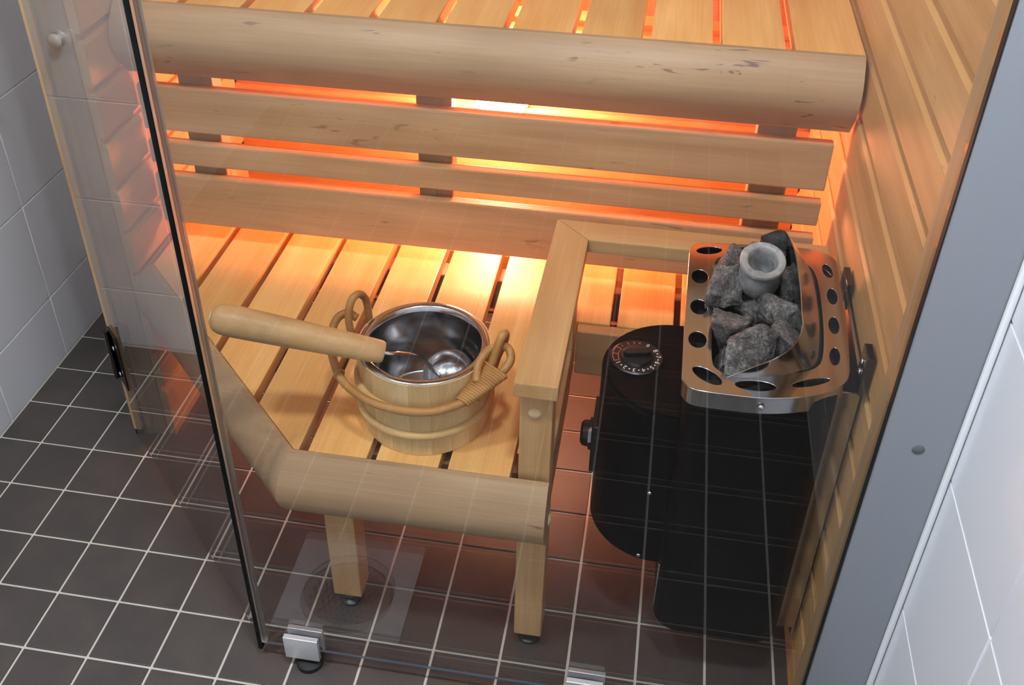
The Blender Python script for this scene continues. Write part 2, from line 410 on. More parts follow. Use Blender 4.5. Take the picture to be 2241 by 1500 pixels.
# ---------------------------------------------------------------- sauna cabin walls: boards one by one
def board_profile(x, side, z0, z1, t=.014):
    """cross-section (x,z) of a horizontal lining board; side=-1: face looks to -x"""
    g = .0055
    s = side
    return [(x-s*t, z0), (x-s*.0090, z0), (x-s*.0010, z0+.0003), (x, z0+.0013), (x, z1-.0190), (x-s*.0004, z1-.0180), (x-s*.0022, z1-.0132), (x-s*.0030, z1-.0122), (x-s*.0088, z1-.0112), (x-s*.0090, z1), (x-s*t, z1)]
def boards(parent, x, side, y0, y1, joints, mat):
    p = joints[1]-joints[0]
    bmz = extrude_prof(board_profile(0, side, 0, p-.0004), 'y', y0-(y0+y1)/2, y1-(y0+y1)/2)
    me = finish(bmz)
    for z in joints[:-1]:
        put('lining_board', me, mat, parent, (x, (y0+y1)/2, z))
jr = [.713+.083*k for k in range(-8, 17)]
wr = tag(obj('wall_sauna_right', box(XW+.0145, XR-.003, .049, YB+.05, 0, 2.1), 'frame'), 'sauna side wall of horizontal alder boards behind the heater', kind='structure')
boards(wr, XW, -1, .088, YB, jr, 'panel_y')
obj('lining_board', box(XW, XW+.0142, .088, YB, .001, jr[0]-.0004), 'panel_y', wr)
obj('edge_trim', box(1.1128, 1.134, .0462, .0875, .003, 2.09, .0012), 'jamb', wr)
jl = [.692+.082*k for k in range(-8, 18)]
wlf = tag(obj('wall_sauna_left', box(-.022, XWL-.0145, .458, YB+.05, 0, 2.1), 'frame'), 'sauna side wall of alder boards seen faintly through the glass door', kind='structure')
boards(wlf, XWL, 1, .462, YB, jl, 'panel_y')
obj('lining_board', box(XWL-.0142, XWL, .462, YB, .001, jl[0]-.0004), 'panel_y', wlf)
wbk = tag(obj('wall_sauna_back', box(XWL-.02, XW+.02, YB+.0145, YB+.07, 0, 2.1), 'frame'), 'sauna back wall of horizontal alder boards glowing orange', kind='structure')
bprof = [(q[0], q[1]) for q in board_profile(0, -1, 0, .083-.0004)]
bme = finish(extrude_prof(bprof, 'x', -(XW-XWL)/2, (XW-XWL)/2))
for k2 in range(25): put('lining_board', bme, 'panel_x', wbk, ((XW+XWL)/2, YB, .004+.083*k2))
tag(obj('ceiling_sauna', box(-.05, XR-.004, .06, YB+.07, 2.102, 2.13), 'frame'), 'sauna cabin roof boards', kind='structure')

# left door jamb, grey profile, fixed pane, door
trm = tag(obj('trim_1', box(-.0405, -.0245, .449, .457, .014, 2.1, .0012), 'jamb'), 'slim light wood jamb strip the glass door hangs on', kind='structure')
obj('foot_cap', box(-.0395, -.0255, .450, .456, .0005, .0135, .001), 'rubber', trm)

win = struct_root('window_1', (.74, PANE_Y, 0), 'fixed clear glass front pane of the sauna in a grey wall profile')
def slab(pts2, z0, z1, t, big=0, edge=1, edge_all=False):
    """vertical glass slab along the 2D segment pts2, thickness t; broad faces material 0, rims 1"""
    (xa, ya), (xb, yb) = pts2; d = Vector((xb-xa, yb-ya)).normalized(); n = Vector((-d.y, d.x))*t/2
    b = prism([(xa+n.x, ya+n.y), (xb+n.x, yb+n.y), (xb-n.x, yb-n.y), (xa-n.x, ya-n.y)], z0, z1)
    b.normal_update()
    for f in b.faces:
        nn = f.normal; f.material_index = edge if (edge_all and abs(nn.x*n.x+nn.y*n.y) < .9*t/2) else big
    return b
obj('pane', slab(((.3645, PANE_Y), (1.1120, PANE_Y)), .0355, 2.0, .008), ['glass', 'edgeblue'], win)
obj('bottom_edge', box(.3645, 1.1120, PANE_Y-.004, PANE_Y-.0015, .0335, .0354), 'edgeblue', win)
obj('polished_edge', box(.3565, .3643, PANE_Y-.004, PANE_Y+.004, .0335, 2.0, .0008, 1), 'edgeclear', win)
pf = obj('wall_profile', box(1.113, XR-.001, .034, .0455, .002, 2.1, .0012), 'grey', win)
obj('screw_cap', xform(lathe([(0, .0010), (.0055, .0009), (.0068, .0), (.0068, -.001), (0, -.001)], seg=20), Matrix.Translation((1.151, .034, .577)) @ Matrix.Rotation(PI/2, 4, 'X')), 'greycap', pf, True, 50)
obj('sealant', box(XR-.0075, XR-.0012, .0262, .0337, .002, 2.1, .002), 'wgrout', win)
obj('shadow_strip', box(1.1115, 1.1128, .0365, .0452, .002, 2.1), 'rubber', win)  # black strip standing in for the shadow line along the profile's left edge
for cx in (.4205, .829):
    c = obj('glass_clip', box(cx-.0255, cx+.0255, PANE_Y-.0125, PANE_Y-.0046, .021, .0665, .0008), 'chrome', win)
    obj('clip_back', box(cx-.0245, cx+.0275, PANE_Y+.0046, PANE_Y+.0115, .021, .0665, .0008), 'chrome', c)
    obj('clip_base', box(cx-.0245, cx+.0255, PANE_Y-.0044, PANE_Y+.0044, .021, .0325), 'rubber', c)
    obj('adjuster_foot', lathe([(0, 0), (.0195, 0), (.0195, .008), (.016, .011), (.008, .012), (.008, .0207), (0, .0207)], (cx+.006, PANE_Y-.002, .0003), 24), 'rubber', c, True, 24)
    obj('clip_screw', xform(lathe([(0, .003), (.003, .002), (.0042, 0), (0, 0)], seg=14), Matrix.Translation((cx, PANE_Y+.0116, .060)) @ Matrix.Rotation(-PI/2, 4, 'X')), 'rivet', c, True)

dr = struct_root('door_1', (.165, .25, 0), 'clear glass corner door of the sauna, closed, reflecting the white wall')
DA, DB = Vector((-.0225, DOOR_C+.0225)), Vector((.3485, DOOR_C-.3485))
dd = (DB-DA).normalized(); dnn = Vector((-.7071, -.7071))
obj('pane', slab((tuple(DA), tuple(DB-dd*.0065)), .016, 2.0, .008), ['doorglass', 'edgedark'], dr)
obj('dark_edge', slab((tuple(DB-dd*.0063), tuple(DB)), .016, 2.0, .0092), ['edgedark'], dr)
obj('edge_seal', box(.3497, .3558, PANE_Y-.0035, PANE_Y+.009, .016, 2.0, .0008), 'edgedark', dr)
def on_door(u0, u1, o0, o1, z0, z1, bev=.0008):
    pts = []
    for u, o in ((u0, o0), (u1, o0), (u1, o1), (u0, o1)):
        q = DA+dd*u+dnn*o; pts.append((q.x, q.y))
    return prism(pts, z0, z1, bev)
hg = obj('hinge', on_door(.0005, .0395, .0046, .0085, .152, .268), 'darkchrome', dr)
obj('hinge_plate_inside', on_door(.0005, .0395, -.0085, -.0046, .152, .268), 'darkchrome', hg)
q = DA+dd*.003+dnn*.0125
obj('hinge_barrel', lathe([(0, 0), (.0042, 0), (.0042, .10), (0, .10)], (q.x, q.y, .16), 16), 'darkchrome', hg, True, 24)
for uz in (.18, .236):
    q = DA+dd*.022+dnn*.0096
    obj('hinge_screw', xform(lathe([(0, .0022), (.0035, .0018), (.0048, 0), (0, 0)], seg=16), Matrix.Translation((q.x, q.y, uz)) @ Matrix.Rotation(-.75*PI, 4, 'Z') @ Matrix.Rotation(PI/2, 4, 'Y')), 'rivet', hg, True)

# ------------------------------------------------------------------ benches
def nose_profile(zt, h=.112, bulge=.033, n=14):
    pr = [(0.0, zt-h), (0.0, zt)]
    for k in range(n+1):
        t = k/n; pr.append((.007+bulge*math.sin(PI*min(1, t)**.92), zt-.0005-h*t))
    return pr
def nose(path, zt, **kw):
    """sweep the rounded front-edge profile along a 2D path with mitred corners; one bmesh per straight piece"""
    prof = nose_profile(zt, **kw); P = [Vector(p) for p in path]; nn = []
    for a, b2 in zip(P, P[1:]):
        d = (b2-a).normalized(); nn.append(Vector((-d.y, d.x)))
    out = []
    for i in range(len(P)-1):
        ring = []
        for e in (i, i+1):
            adj = [nn[k] for k in (e-1, e) if 0 <= k < len(nn)]
            mt = adj[0] if len(adj) == 1 else (adj[0]+adj[1])/(1+adj[0].dot(adj[1]))
            if len(adj) == 2: mt = mt
            ring.append([(P[e].x+mt.x*d, P[e].y+mt.y*d, z) for d, z in prof])
        b = bmesh.new(); A = [b.verts.new(p) for p in ring[0]]; C = [b.verts.new(p) for p in ring[1]]
        b.faces.new(A); b.faces.new(C[::-1])
        for k in range(len(prof)): b.faces.new((A[k], C[k], C[(k+1) % len(prof)], A[(k+1) % len(prof)]))
        out.append(b)
    return out

# upper bench
ZU = .790; YU = .566
ub = thing('upper_bench', (.575, .74, .70), 'upper sauna bench with wide slats and a long rounded front edge', 'bench')
obj('front_edge', nose([(1.1135, YU), (.036, YU)], ZU)[0], 'pale_x', ub, True, 24)
ge = [.0365, .136, .2335, .331, .428, .526, .624, .7215, .8185, .916, 1.015, 1.1206]
usl = {}
for a, b2 in zip(ge, ge[1:]):
    w_ = round((b2-a)-.0128, 3)
    if w_ not in usl: usl[w_] = finish(box(-w_/2, w_/2, -.178, .178, -.024, 0, .0022), True, 24)
    put('slat', usl[w_], 'slat_y', ub, ((a+b2)/2, YU+.001+.178, ZU-.0005))
obj('support_rail', box(.036, 1.114, .5685, .626, .712, .7650, .002), 'frame', ub)
obj('support_rail', box(.036, 1.114, .855, .893, .712, .7655, .002), 'frame', ub)

# skirt under the upper bench
sk = thing('bench_skirt', (.57, .57, .368), 'slatted backrest skirt of three boards hanging below the upper bench', 'backrest')
for z0, z1 in ((.5785, .6550), (.5180, .5580), (.4055, .4970)):
    obj('skirt_board', box(.042, 1.0985, .5605, .5795, z0, z1, .003), 'skirt_x', sk, True, 24)
for x0, x1 in ((.104, .160), (.483, .538), (.990, 1.046)):
    obj('batten', box(x0, x1, .5797, .612, .43, .711, .002), 'pale_z', sk)

# lower bench
ZL = .367; YL = .118; CH = .535   # chamfer x+y
lb = thing('lower_bench', (.41, .36, 0), 'lower sauna bench with slats, a rounded front edge and one angled corner', 'bench')
XP0, XP1 = .716, .757
for nb in nose([(XP1+.001, YL), (CH-YL, YL), (.047, CH-.047)], ZL): obj('front_edge', nb, 'pale_x', lb, True, 24)
lsl = {}
LG = [(.048, .1358), (.1487, .2323), (.2447, .3283), (.3407, .4243), (.4367, .5163), (.5287, .6123), (.6247, .7065)]
for a, b2 in LG:
    e = .0012
    if a > CH-YL:
        w_ = round(b2-a, 4)
        if w_ not in lsl: lsl[w_] = finish(box(-w_/2, w_/2, YL+e-.41, .70-.41, -.022, 0, .002), True, 24)
        put('slat', lsl[w_], 'slat_y', lb, ((a+b2)/2, .41, ZL-.0005))
    else:
        ya, yb = max(CH-a, YL)+e*1.4, max(CH-b2, YL)+e*1.4
        pts = [(a, ya), (b2, yb), (b2, .70), (a, .70)]
        if a < CH-YL < b2: pts = [(a, ya), (CH-YL, YL+e*1.4), (b2, YL+e), (b2, .70), (a, .70)]
        obj('slat', prism(pts, ZL-.0225, ZL-.0005, .002), 'slat_y', lb, True, 24)
for a, b2 in ((.7175, .807), (.818, .904), (.9145, 1.0), (1.0105, 1.098)):
    obj('slat', box(a, b2, .4605, .70, ZL-.0225, ZL-.0005, .002), 'slat_y', lb, True, 24)
obj('support_rail', box(.05, 1.1, .575, .612, .285, .344, .002), 'frame', lb)
obj('support_rail', box(.425, .7155, .150, .186, .290, .344, .002), 'frame', lb)
obj('support_rail', box(.24, .71, .345, .385, .290, .344, .002), 'frame', lb)
obj('front_rail', box(.7585, 1.1, .438, .460, .281, .3645, .002), 'rail_x', lb)
obj('side_rail', box(.722, .7565, .171, .394, .281, .362, .002), 'frame', lb)
lg = obj('leg', box(.4335, .4775, .150, .192, .03, .2895, .002), 'rail_z', lb)
def foot(parent, x, y, z1=.03):
    f = obj('adjuster_foot', lathe([(0, 0), (.0165, 0), (.0175, .003), (.0175, .007), (.009, .012), (.006, .0125), (.006, z1-.0008), (0, z1-.0008)], (x, y, .0003), 20), 'blackp', parent, True, 24)
    obj('chrome_bolt', lathe([(.0063, .0135), (.0115, .0135), (.0115, .0195), (.0063, .0195), (.0063, .0135)], (x, y, .0003), 6), 'steel_soft', f if parent.parent is None else parent)
foot(lg, .4545, .168)

# guard rail around the heater
gr = thing('heater_guard_rail', (.74, .30, 0), 'wooden guard rail with mitred flat cap and post beside the heater', 'guard rail')
ZC0, ZC1 = .5105, .533
obj('cap_rail', prism([(.7095, .113), (.7635, .113), (.7665, .4385), (.7155, .4865)], ZC0, ZC1, .0022), 'rail_y', gr, True, 24)
obj('cap_rail', prism([(.7167, .4868), (.7672, .4390), (1.1065, .4390), (1.1065, .4868)], ZC0, ZC1, .0022), 'rail_x', gr, True, 24)
pst = obj('post', box(XP0, XP1, .1275, .170, .03, ZC0-.0005, .002), 'rail_z', gr)
foot(pst, .737, .149)
obj('wood_plug', xform(lathe([(0, .004), (.005, .0034), (.0082, .0012), (.0088, -.001), (0, -.001)], seg=20), Matrix.Translation((.735, .1275, .474)) @ Matrix.Rotation(PI/2, 4, 'X')), 'endgrain', pst, True)
obj('wood_plug', xform(lathe([(0, .004), (.005, .0034), (.0082, .0012), (.0088, -.001), (0, -.001)], seg=20), Matrix.Translation((XP1, .150, .262)) @ Matrix.Rotation(PI/2, 4, 'Y')), 'endgrain', pst, True)
obj('rear_post', box(XP0, XP1, .3955, .4365, .298, ZC0-.0005, .002), 'rail_z', gr)

# under-bench lamp
LC = Vector((.565, .85, .537))
lp = thing('bench_lamp', (LC.x, YB, LC.z), 'glowing warm lamp on the back wall below the upper bench', 'lamp')
obj('lamp_base', xform(lathe([(0, 0), (.055, 0), (.055, .016), (.047, .022), (0, .022)], seg=28), Matrix.Translation((LC.x, YB-.0005, LC.z)) @ Matrix.Rotation(PI/2, 4, 'X')), 'knobwhite', lp, True, 24)
gb_ = lathe([(0, 0), (.050, 0), (.051, .02), (.045, .045), (.031, .064), (.012, .075), (0, .0775)], seg=28)
obj('lamp_globe', xform(gb_, Matrix.Translation((LC.x, YB-.0235, LC.z)) @ Matrix.Rotation(PI/2, 4, 'X')), 'lamp', lp, True)

# ------------------------------------------------------------------ heater
ht = thing('sauna_heater', (1.0, .27, .10), 'black electric sauna heater with a perforated steel rim full of stones', 'heater')
HZ = .56
body_loop = rrect(.914, 1.088, .122, .408, (.035, .035, .02, .02))
bb = bmesh.new()
lo = [bb.verts.new((x, y, .10)) for x, y in body_loop]; hi = [bb.verts.new((x, y, .548)) for x, y in body_loop]
il = rrect(.922, 1.080, .130, .400, (.03, .03, .015, .015)); hi2 = [bb.verts.new((x, y, .548)) for x, y in il]; bt = [bb.verts.new((x, y, .50)) for x, y in il]
n_ = len(lo)
for i in range(n_):
    j = (i+1) % n_
    bb.faces.new((lo[i], lo[j], hi[j], hi[i])); bb.faces.new((hi[i], hi[j], hi2[j], hi2[i])); bb.faces.new((hi2[i], hi2[j], bt[j], bt[i]))
bb.faces.new(lo[::-1]); bb.faces.new(bt)
hb = obj('body', bb, 'black', ht, True, 24)
for y0 in (.135,):
    obj('vent_slot', box(.9128, .9145, .150, .162, .112, .20, .0004), 'steel_soft', hb)
# control housing: half-round box on the left
hl = [(.906, .370)]
for k2 in range(25):
    a = .5*PI+PI*k2/24; hl.append((.905+.098*math.cos(a), .27+.100*math.sin(a)))
hl += [(.906, .170), (.9135, .170), (.9135, .370)]
hs = obj('control_housing', prism(hl, .182, .449), 'black', ht, True, 24)
hs_top = obj('housing_lid', prism([(.905+(x-.905)*.93, .27+(y-.27)*.93) for x, y in hl], .4492, .4525, .001), 'black', hs, True, 24)
DCX, DCY = .852, .283
obj('dial_plate', lathe([(0, 0), (.036, 0), (.036, .0015), (.034, .0028), (0, .0028)], (DCX, DCY, .4527), 40), 'blackp', hs, True, 24)
obj('timer_dial', lathe([(0, .0045), (.017, .0045), (.0205, .0035), (.0222, .0015), (.0228, 0), (0, 0)], (DCX, DCY, .4556), 36), 'blackp', hs, True, 24)
kb = prism([(-.019, -.003), (-.012, -.0062), (.012, -.0062), (.019, -.003), (.019, .003), (.012, .0062), (-.012, .0062), (-.019, .003)], 0, .0065, .0015)
obj('grip', xform(kb, Matrix.Translation((DCX, DCY, .4602)) @ Matrix.Rotation(math.radians(14), 4, 'Z')), 'blackp', hs, True, 24)
for k2 in range(8):
    a = math.radians(215+25.5*k2)
    t = xform(text_bm(str(k2+1), .0095), Matrix.Translation((DCX+.0287*math.cos(a), DCY+.0287*math.sin(a), .4558)) @ Matrix.Rotation(a-PI/2, 4, 'Z'))
    obj('dial_number', t, 'white_print', hs)
    if k2 < 7:
        a2 = a+math.radians(12.7)
        obj('dial_mark', lathe([(0, 0), (.0011, 0), (.0011, .0003), (0, .0003)], (DCX+.0287*math.cos(a2), DCY+.0287*math.sin(a2), .4557), 10), 'white_print', hs)
a = math.radians(62)
obj('dial_number', xform(text_bm('0', .0085), Matrix.Translation((DCX+.0287*math.cos(a), DCY+.0287*math.sin(a), .4558)) @ Matrix.Rotation(a-PI/2, 4, 'Z')), 'white_print', hs)
rbm = bmesh.new()
def arc(r, a0, a1, n=10): return [(DCX+r*math.cos(math.radians(a0+(a1-a0)*k/n)), DCY+r*math.sin(math.radians(a0+(a1-a0)*k/n)), .4558) for k in range(n+1)]
tube(arc(.0325, 150, 205), .00045, 6, bm=rbm); tube(arc(.0250, 150, 205), .00045, 6, bm=rbm)
for a in (150, 177, 205): tube([(DCX+r*math.cos(math.radians(a)), DCY+r*math.sin(math.radians(a)), .4558) for r in (.0250, .0325)], .00045, 6, bm=rbm)
obj('dial_red_mark', rbm, 'red_print', hs)
for a, s in ((137, '1'), (118, '2'), (101, '3'), (86, '4')):
    a = math.radians(a)
    obj('dial_number', xform(text_bm(s, .0065), Matrix.Translation((DCX+.0287*math.cos(a), DCY+.0287*math.sin(a), .4558)) @ Matrix.Rotation(a-PI/2, 4, 'Z')), 'red_print', hs)
# thermostat knob on the left face
obj('knob_plate', box(.8015, .815, .245, .312, .265, .352, .002), 'blackp', hs)
obj('thermostat_knob', xform(lathe([(0, .0165), (.014, .0165), (.0185, .013), (.0195, .005), (.0235, .004), (.0235, 0), (0, 0)], seg=28), Matrix.Translation((.8012, .278, .309)) @ Matrix.Rotation(-PI/2, 4, 'Y')), 'blackp', hs, True, 24)
obj('knob_clip', box(.7965, .8008, .2535, .2565, .314, .336), 'chrome', hs)
for x, y, z in ((.888, .1695, .318), (.884, .1695, .192)):
    obj('screw', xform(lathe([(0, .0022), (.0028, .0016), (.0036, 0), (0, 0)], seg=14), Matrix.Translation((x, y, z)) @ Matrix.Rotation(PI/2, 4, 'X')), 'rivet', hs, True)

# steel rim
outer = [(.905, .135), (.906, .122), (.912, .112), (.922, .1065), (.95, .105), (.995, .106), (1.03, .113), (1.06, .124), (1.082, .139), (1.093, .154), (1.098, .175), (1.103, .25), (1.106, .33), (1.107, .375), (1.105, .398), (1.098, .414), (1.085, .424), (1.06, .428), (1.0, .424), (.95, .419), (.925, .416), (.914, .409), (.909, .395), (.908, .37), (.906, .25)]
outer = [(p.x, p.y) for p in smooth_path([(x, y, 0) for x, y in outer], 3, True)]
inner = [(.9385, .165), (.946, .146), (.962, .138), (1.0, .145), (1.04, .158), (1.062, .173), (1.071, .20), (1.076, .26), (1.077, .33), (1.074, .372), (1.062, .391), (1.03, .397), (.98, .394), (.953, .388), (.942, .372), (.9395, .33), (.938, .25)]
inner = [(p.x, p.y) for p in smooth_path([(x, y, 0) for x, y in inner], 3, True)]
holes = [ellipse(.9345, .399, .0185, .0095, math.radians(18)), ellipse(.9225, .334, .0115, .0165), ellipse(.9225, .266, .0115, .0165), ellipse(.9215, .199, .0115, .0165),
         ellipse(.9335, .1335, .021, .0105, math.radians(-38)), ellipse(.9885, .1255, .024, .0095, math.radians(4)), ellipse(1.052, .1425, .025, .0065, math.radians(24)),
         ellipse(1.0835, .196, .0068, .018, math.radians(-6)), ellipse(1.088, .258, .0072, .0185, math.radians(-3)), ellipse(1.0915, .32, .0072, .0185, math.radians(-2)), ellipse(1.0905, .378, .0072, .0165, math.radians(6)), ellipse(1.03, .412, .022, .008, math.radians(2)), ellipse(.982, .408, .020, .0085, math.radians(4))]
rm = obj('steel_rim', sheet_with_holes([outer, inner]+holes, .0016, .0008, HZ), 'steel', ht, True, 50)
def wall_loop(loop, z0, z1, t, flare=0):
    b = bmesh.new(); L = [Vector((x, y, 0)) for x, y in loop]; n = len(L); rings = []
    cen = sum(L, Vector())/n
    for off, z, fl_ in ((0, z1, 0), (0, z0, flare), (t, z0, flare), (t, z1, 0)):
        rg = []
        for i in range(n):
            tg = (L[(i+1) % n]-L[i-1]).normalized(); nr = Vector((tg.y, -tg.x, 0))
            rg.append(b.verts.new(L[i]+nr*(fl_-off)+Vector((0, 0, z))))
        rings.append(rg)
    for k3 in range(4):
        A, C = rings[k3], rings[(k3+1) % 4]
        for i in range(n): b.faces.new((A[i], A[(i+1) % n], C[(i+1) % n], C[i]))
    return b
obj('rim_flange', wall_loop(outer, HZ-.024, HZ-.0010, .0014, -.001), 'steel', rm, True, 50)
obj('rim_inner_lip', wall_loop(inner, HZ-.05, HZ-.0010, -.0012, .0005), 'steel_soft', rm, True, 50)
obj('rim_screw', xform(lathe([(0, .002), (.003, .0015), (.0042, 0), (0, 0)], seg=16), Matrix.Translation((.996, .1047, HZ-.0125)) @ Matrix.Rotation(PI/2, 4, 'X')), 'rivet', rm, True)
obj('under_rim_shade', sheet_with_holes([[(x*.985+.015, y*.97+.008) for x, y in outer], inner], .001, 0, HZ-.021), 'rim_shade', rm)  # near-black sheet put in to paint the shade below the rim holes
# curved deflector sheet leaning over the stones
low = [(.958, .1365), (.985, .1415), (1.012, .149), (1.040, .160), (1.060, .173), (1.0695, .20), (1.0755, .26), (1.0765, .33), (1.0735, .372), (1.062, .390), (1.035, .396), (1.0, .395)]
top = [(.956, .133, .5615), (.984, .134, .581), (1.006, .131, .600), (1.026, .145, .612), (1.0345, .170, .6195), (1.0355, .198, .6205), (1.037, .245, .6205), (1.036, .315, .6205), (1.0315, .352, .6205), (1.026, .371, .6205), (1.014, .3735, .6195), (.995, .368, .612)]
lowp = smooth_path([(x, y, HZ-.004) for x, y in low], 5); topp = smooth_path(top, 5)
b = bmesh.new(); G = []
for a_, c_ in zip(lowp, topp):
    G.append([b.verts.new(a_.lerp(c_, s)) for s in (0, .34, .67, 1)])
for A, C in zip(G, G[1:]):
    for k3 in range(3): b.faces.new((A[k3], A[k3+1], C[k3+1], C[k3]))
bmesh.ops.recalc_face_normals(b, faces=b.faces)
bmesh.ops.solidify(b, geom=b.faces[:], thickness=.0013)
obj('deflector_sheet', b, 'steel', ht, True, 50)
# wall bracket
br = obj('wall_bracket', box(1.1125, 1.1165, .166, .40, .07, .55, .0006), 'steel', ht)
obj('bracket_flange', box(1.0885, 1.1125, .163, .1655, .09, .535, .0006), 'steel', br)
obj('bracket_arm', box(1.1075, 1.117, .148, .178, .545, .60, .001), 'darkchrome', br)
for z in (.57, .585): obj('bracket_screw', xform(lathe([(0, .003), (.003, .002), (.0042, 0), (0, 0)], seg=14), Matrix.Translation((1.1074, .163, z)) @ Matrix.Rotation(-PI/2, 4, 'Y')), 'rivet', br, True)
obj('bracket_arm', box(1.1085, 1.117, .33, .372, .535, .575, .001), 'darkchrome', br)

# stones
def stone(c, r, seed, label, rotz=0, npts=10):
    rnd = random.Random(seed); b = bmesh.new()
    for k3 in range(npts):
        v = Vector((rnd.gauss(0, 1), rnd.gauss(0, 1), rnd.gauss(0, 1))).normalized()*rnd.uniform(.9, 1.05)
        b.verts.new(v)
    bmesh.ops.convex_hull(b, input=b.verts)
    for v in [v for v in b.verts if not v.link_faces]: b.verts.remove(v)
    bmesh.ops.bevel(b, geom=b.edges[:], offset=.035, segments=1, affect='EDGES')
    bmesh.ops.triangulate(b, faces=b.faces)
    for it in range(3): bmesh.ops.subdivide_edges(b, edges=[e for e in b.edges if e.calc_length() > .16], cuts=1); bmesh.ops.triangulate(b, faces=b.faces)
    b.normal_update()
    for v in b.verts:
        nz = noise.noise(v.co*3+Vector((seed*3.1, 0, 0)))*.07+noise.noise(v.co*9+Vector((0, seed*1.7, 0)))*.045
        v.co += v.normal*nz
    lo = Vector([min(v.co[i] for v in b.verts) for i in range(3)]); hi = Vector([max(v.co[i] for v in b.verts) for i in range(3)])
    for v in b.verts: v.co = Vector([(2*(v.co[i]-lo[i])/(hi[i]-lo[i])-1)*r[i] for i in range(3)])
    xform(b, Matrix.Translation(c) @ Matrix.Rotation(rotz, 4, 'Z'))
    o = obj('sauna_stone', b, 'stone', None, True, 22)
    return tag(o, label, 'stone', 'stones in the heater')
stone((.962, .366, .566), (.026, .030, .032), 5, 'tall dark heater stone behind the pale stone at the back left of the rim', .2)
stone((.956, .302, .570), (.025, .040, .030), 11, 'pale grey heater stone beside the cup, next to the second rim hole', -.3)
stone((1.004, .366, .572), (.034, .026, .030), 9, 'heater stone directly behind the stone cup', .3)
stone((1.044, .345, .556), (.018, .030, .026), 19, 'small dark heater stone between the cup and the steel sheet')
stone((1.032, .270, .558), (.033, .034, .030), 27, 'broad dark heater stone to the right below the stone cup', .5)
stone((.959, .228, .558), (.026, .034, .031), 33, 'blocky heater stone at the left below the stone cup', .15)
stone((.978, .176, .566), (.044, .030, .030), 42, 'largest heater stone at the front, wedge shaped', .75)
stone((1.029, .208, .556), (.022, .034, .028), 51, 'speckled heater stone in the front right curve of the steel sheet', .2)
stone((.951, .190, .538), (.012, .026, .020), 57, 'sliver of heater stone left of the largest front stone', .3)
stone((.995, .235, .530), (.024, .024, .022), 61, 'sunken heater stone in the shadow between the front stones', .3)
stone((1.000, .300, .535), (.028, .034, .026), 67, 'heater stone hidden under the stone cup', .9)
# stone cup
cc = Vector((.9945, .3216, .5617))
tag(obj('stone_cup', (lambda q: xform(q, Matrix.Translation(cc) @ Matrix.Rotation(math.radians(21), 4, 'X') @ Matrix.Diagonal((.92, .92, 1.19, 1))))(lathe([(0, 0), (.016, 0), (.0225, .004), (.0285, .013), (.0302, .021), (.0285, .031), (.0268, .039), (.0282, .0440), (.0312, .048), (.0312, .0505), (.0300, .0525), (.0225, .053), (.0205, .0515), (.0190, .044), (.0185, .026), (.015, .016), (0, .0135)], (0, 0, 0), 40)), 'soap', None, True, 60), 'pale grey round soapstone cup sitting on the heater stones', 'cup')

# ------------------------------------------------------------------ bucket
BC = Vector((.574, .221, ZL+.0002))
bk = thing('sauna_bucket', BC, 'small wooden stave bucket with steel liner and rattan handle on the lower bench', 'bucket')
NS = 20; H = .122; r0, r1, th = .0855, .0880, .0105
sv = bmesh.new(); a0, a1 = -PI/NS*.997, PI/NS*.997; pts = []
for (rr, z) in ((r0, 0), (r1, H), (r1-th, H), (r0-th, 0)):
    pts.append([sv.verts.new((rr*math.cos(a0+(a1-a0)*k3/3), rr*math.sin(a0+(a1-a0)*k3/3), z)) for k3 in range(4)])
for i in range(4):
    A, C = pts[i], pts[(i+1) % 4]
    for k3 in range(3): sv.faces.new((A[k3], A[k3+1], C[k3+1], C[k3]))
for e in (0, 3): sv.faces.new([pts[i][e] for i in range(4)])
bmesh.ops.bevel(sv, geom=[e for e in sv.edges if e.calc_length() > .1], offset=.0003, segments=1, affect='EDGES')
stave_me = finish(sv, True, 24)
for k3 in range(NS): put('stave', stave_me, 'pine', bk, BC, (0, 0, 2*PI*(k3+.5)/NS))
obj('bottom_board', lathe([(0, .004), (r0-th-.0005, .004), (r0-th-.0005, .012), (0, .012)], BC, 40), 'pine', bk)
obj('steel_liner', lathe([(0, .0145), (.066, .0145), (.0695, .018), (.0725, .05), (.0745, .105), (.0755, .1225), (.0790, .1245), (.0850, .1240), (.0862, .1225), (.0850, .1222), (.0760, .1218), (.0735, .105), (.0715, .05), (.0685, .0165), (.065, .0135), (0, .0135)], BC, 64), 'steel', bk, True, 60)
for z, rr in ((.036, .0868), (.078, .0877)):
    obj('hoop', tube([(BC.x+(rr+.001)*math.cos(2*PI*k3/48), BC.y+(rr+.001)*math.sin(2*PI*k3/48), BC.z+z+.003*math.sin(2*PI*k3/48+2)) for k3 in range(48)], .0060, 10, True), 'hoopwood', bk, True)
def bl(x, y, z): return Vector((x, y, z))
# ear loops
earL = smooth_path([(.489, .229, .435), (.478, .226, .468), (.4715, .227, .505), (.4735, .236, .530), (.480, .250, .534), (.4855, .262, .517), (.488, .262, .488), (.492, .256, .450)], 6)
obj('ear_loop', tube(earL, .0052, 10), 'rattan', bk, True)
earR = smooth_path([(.657, .184, .435), (.664, .186, .468), (.673, .192, .503), (.680, .203, .527), (.683, .214, .525), (.680, .220, .505), (.671, .217, .478), (.664, .212, .445)], 6)
obj('ear_loop', tube(earR, .0056, 10), 'rattan', bk, True)
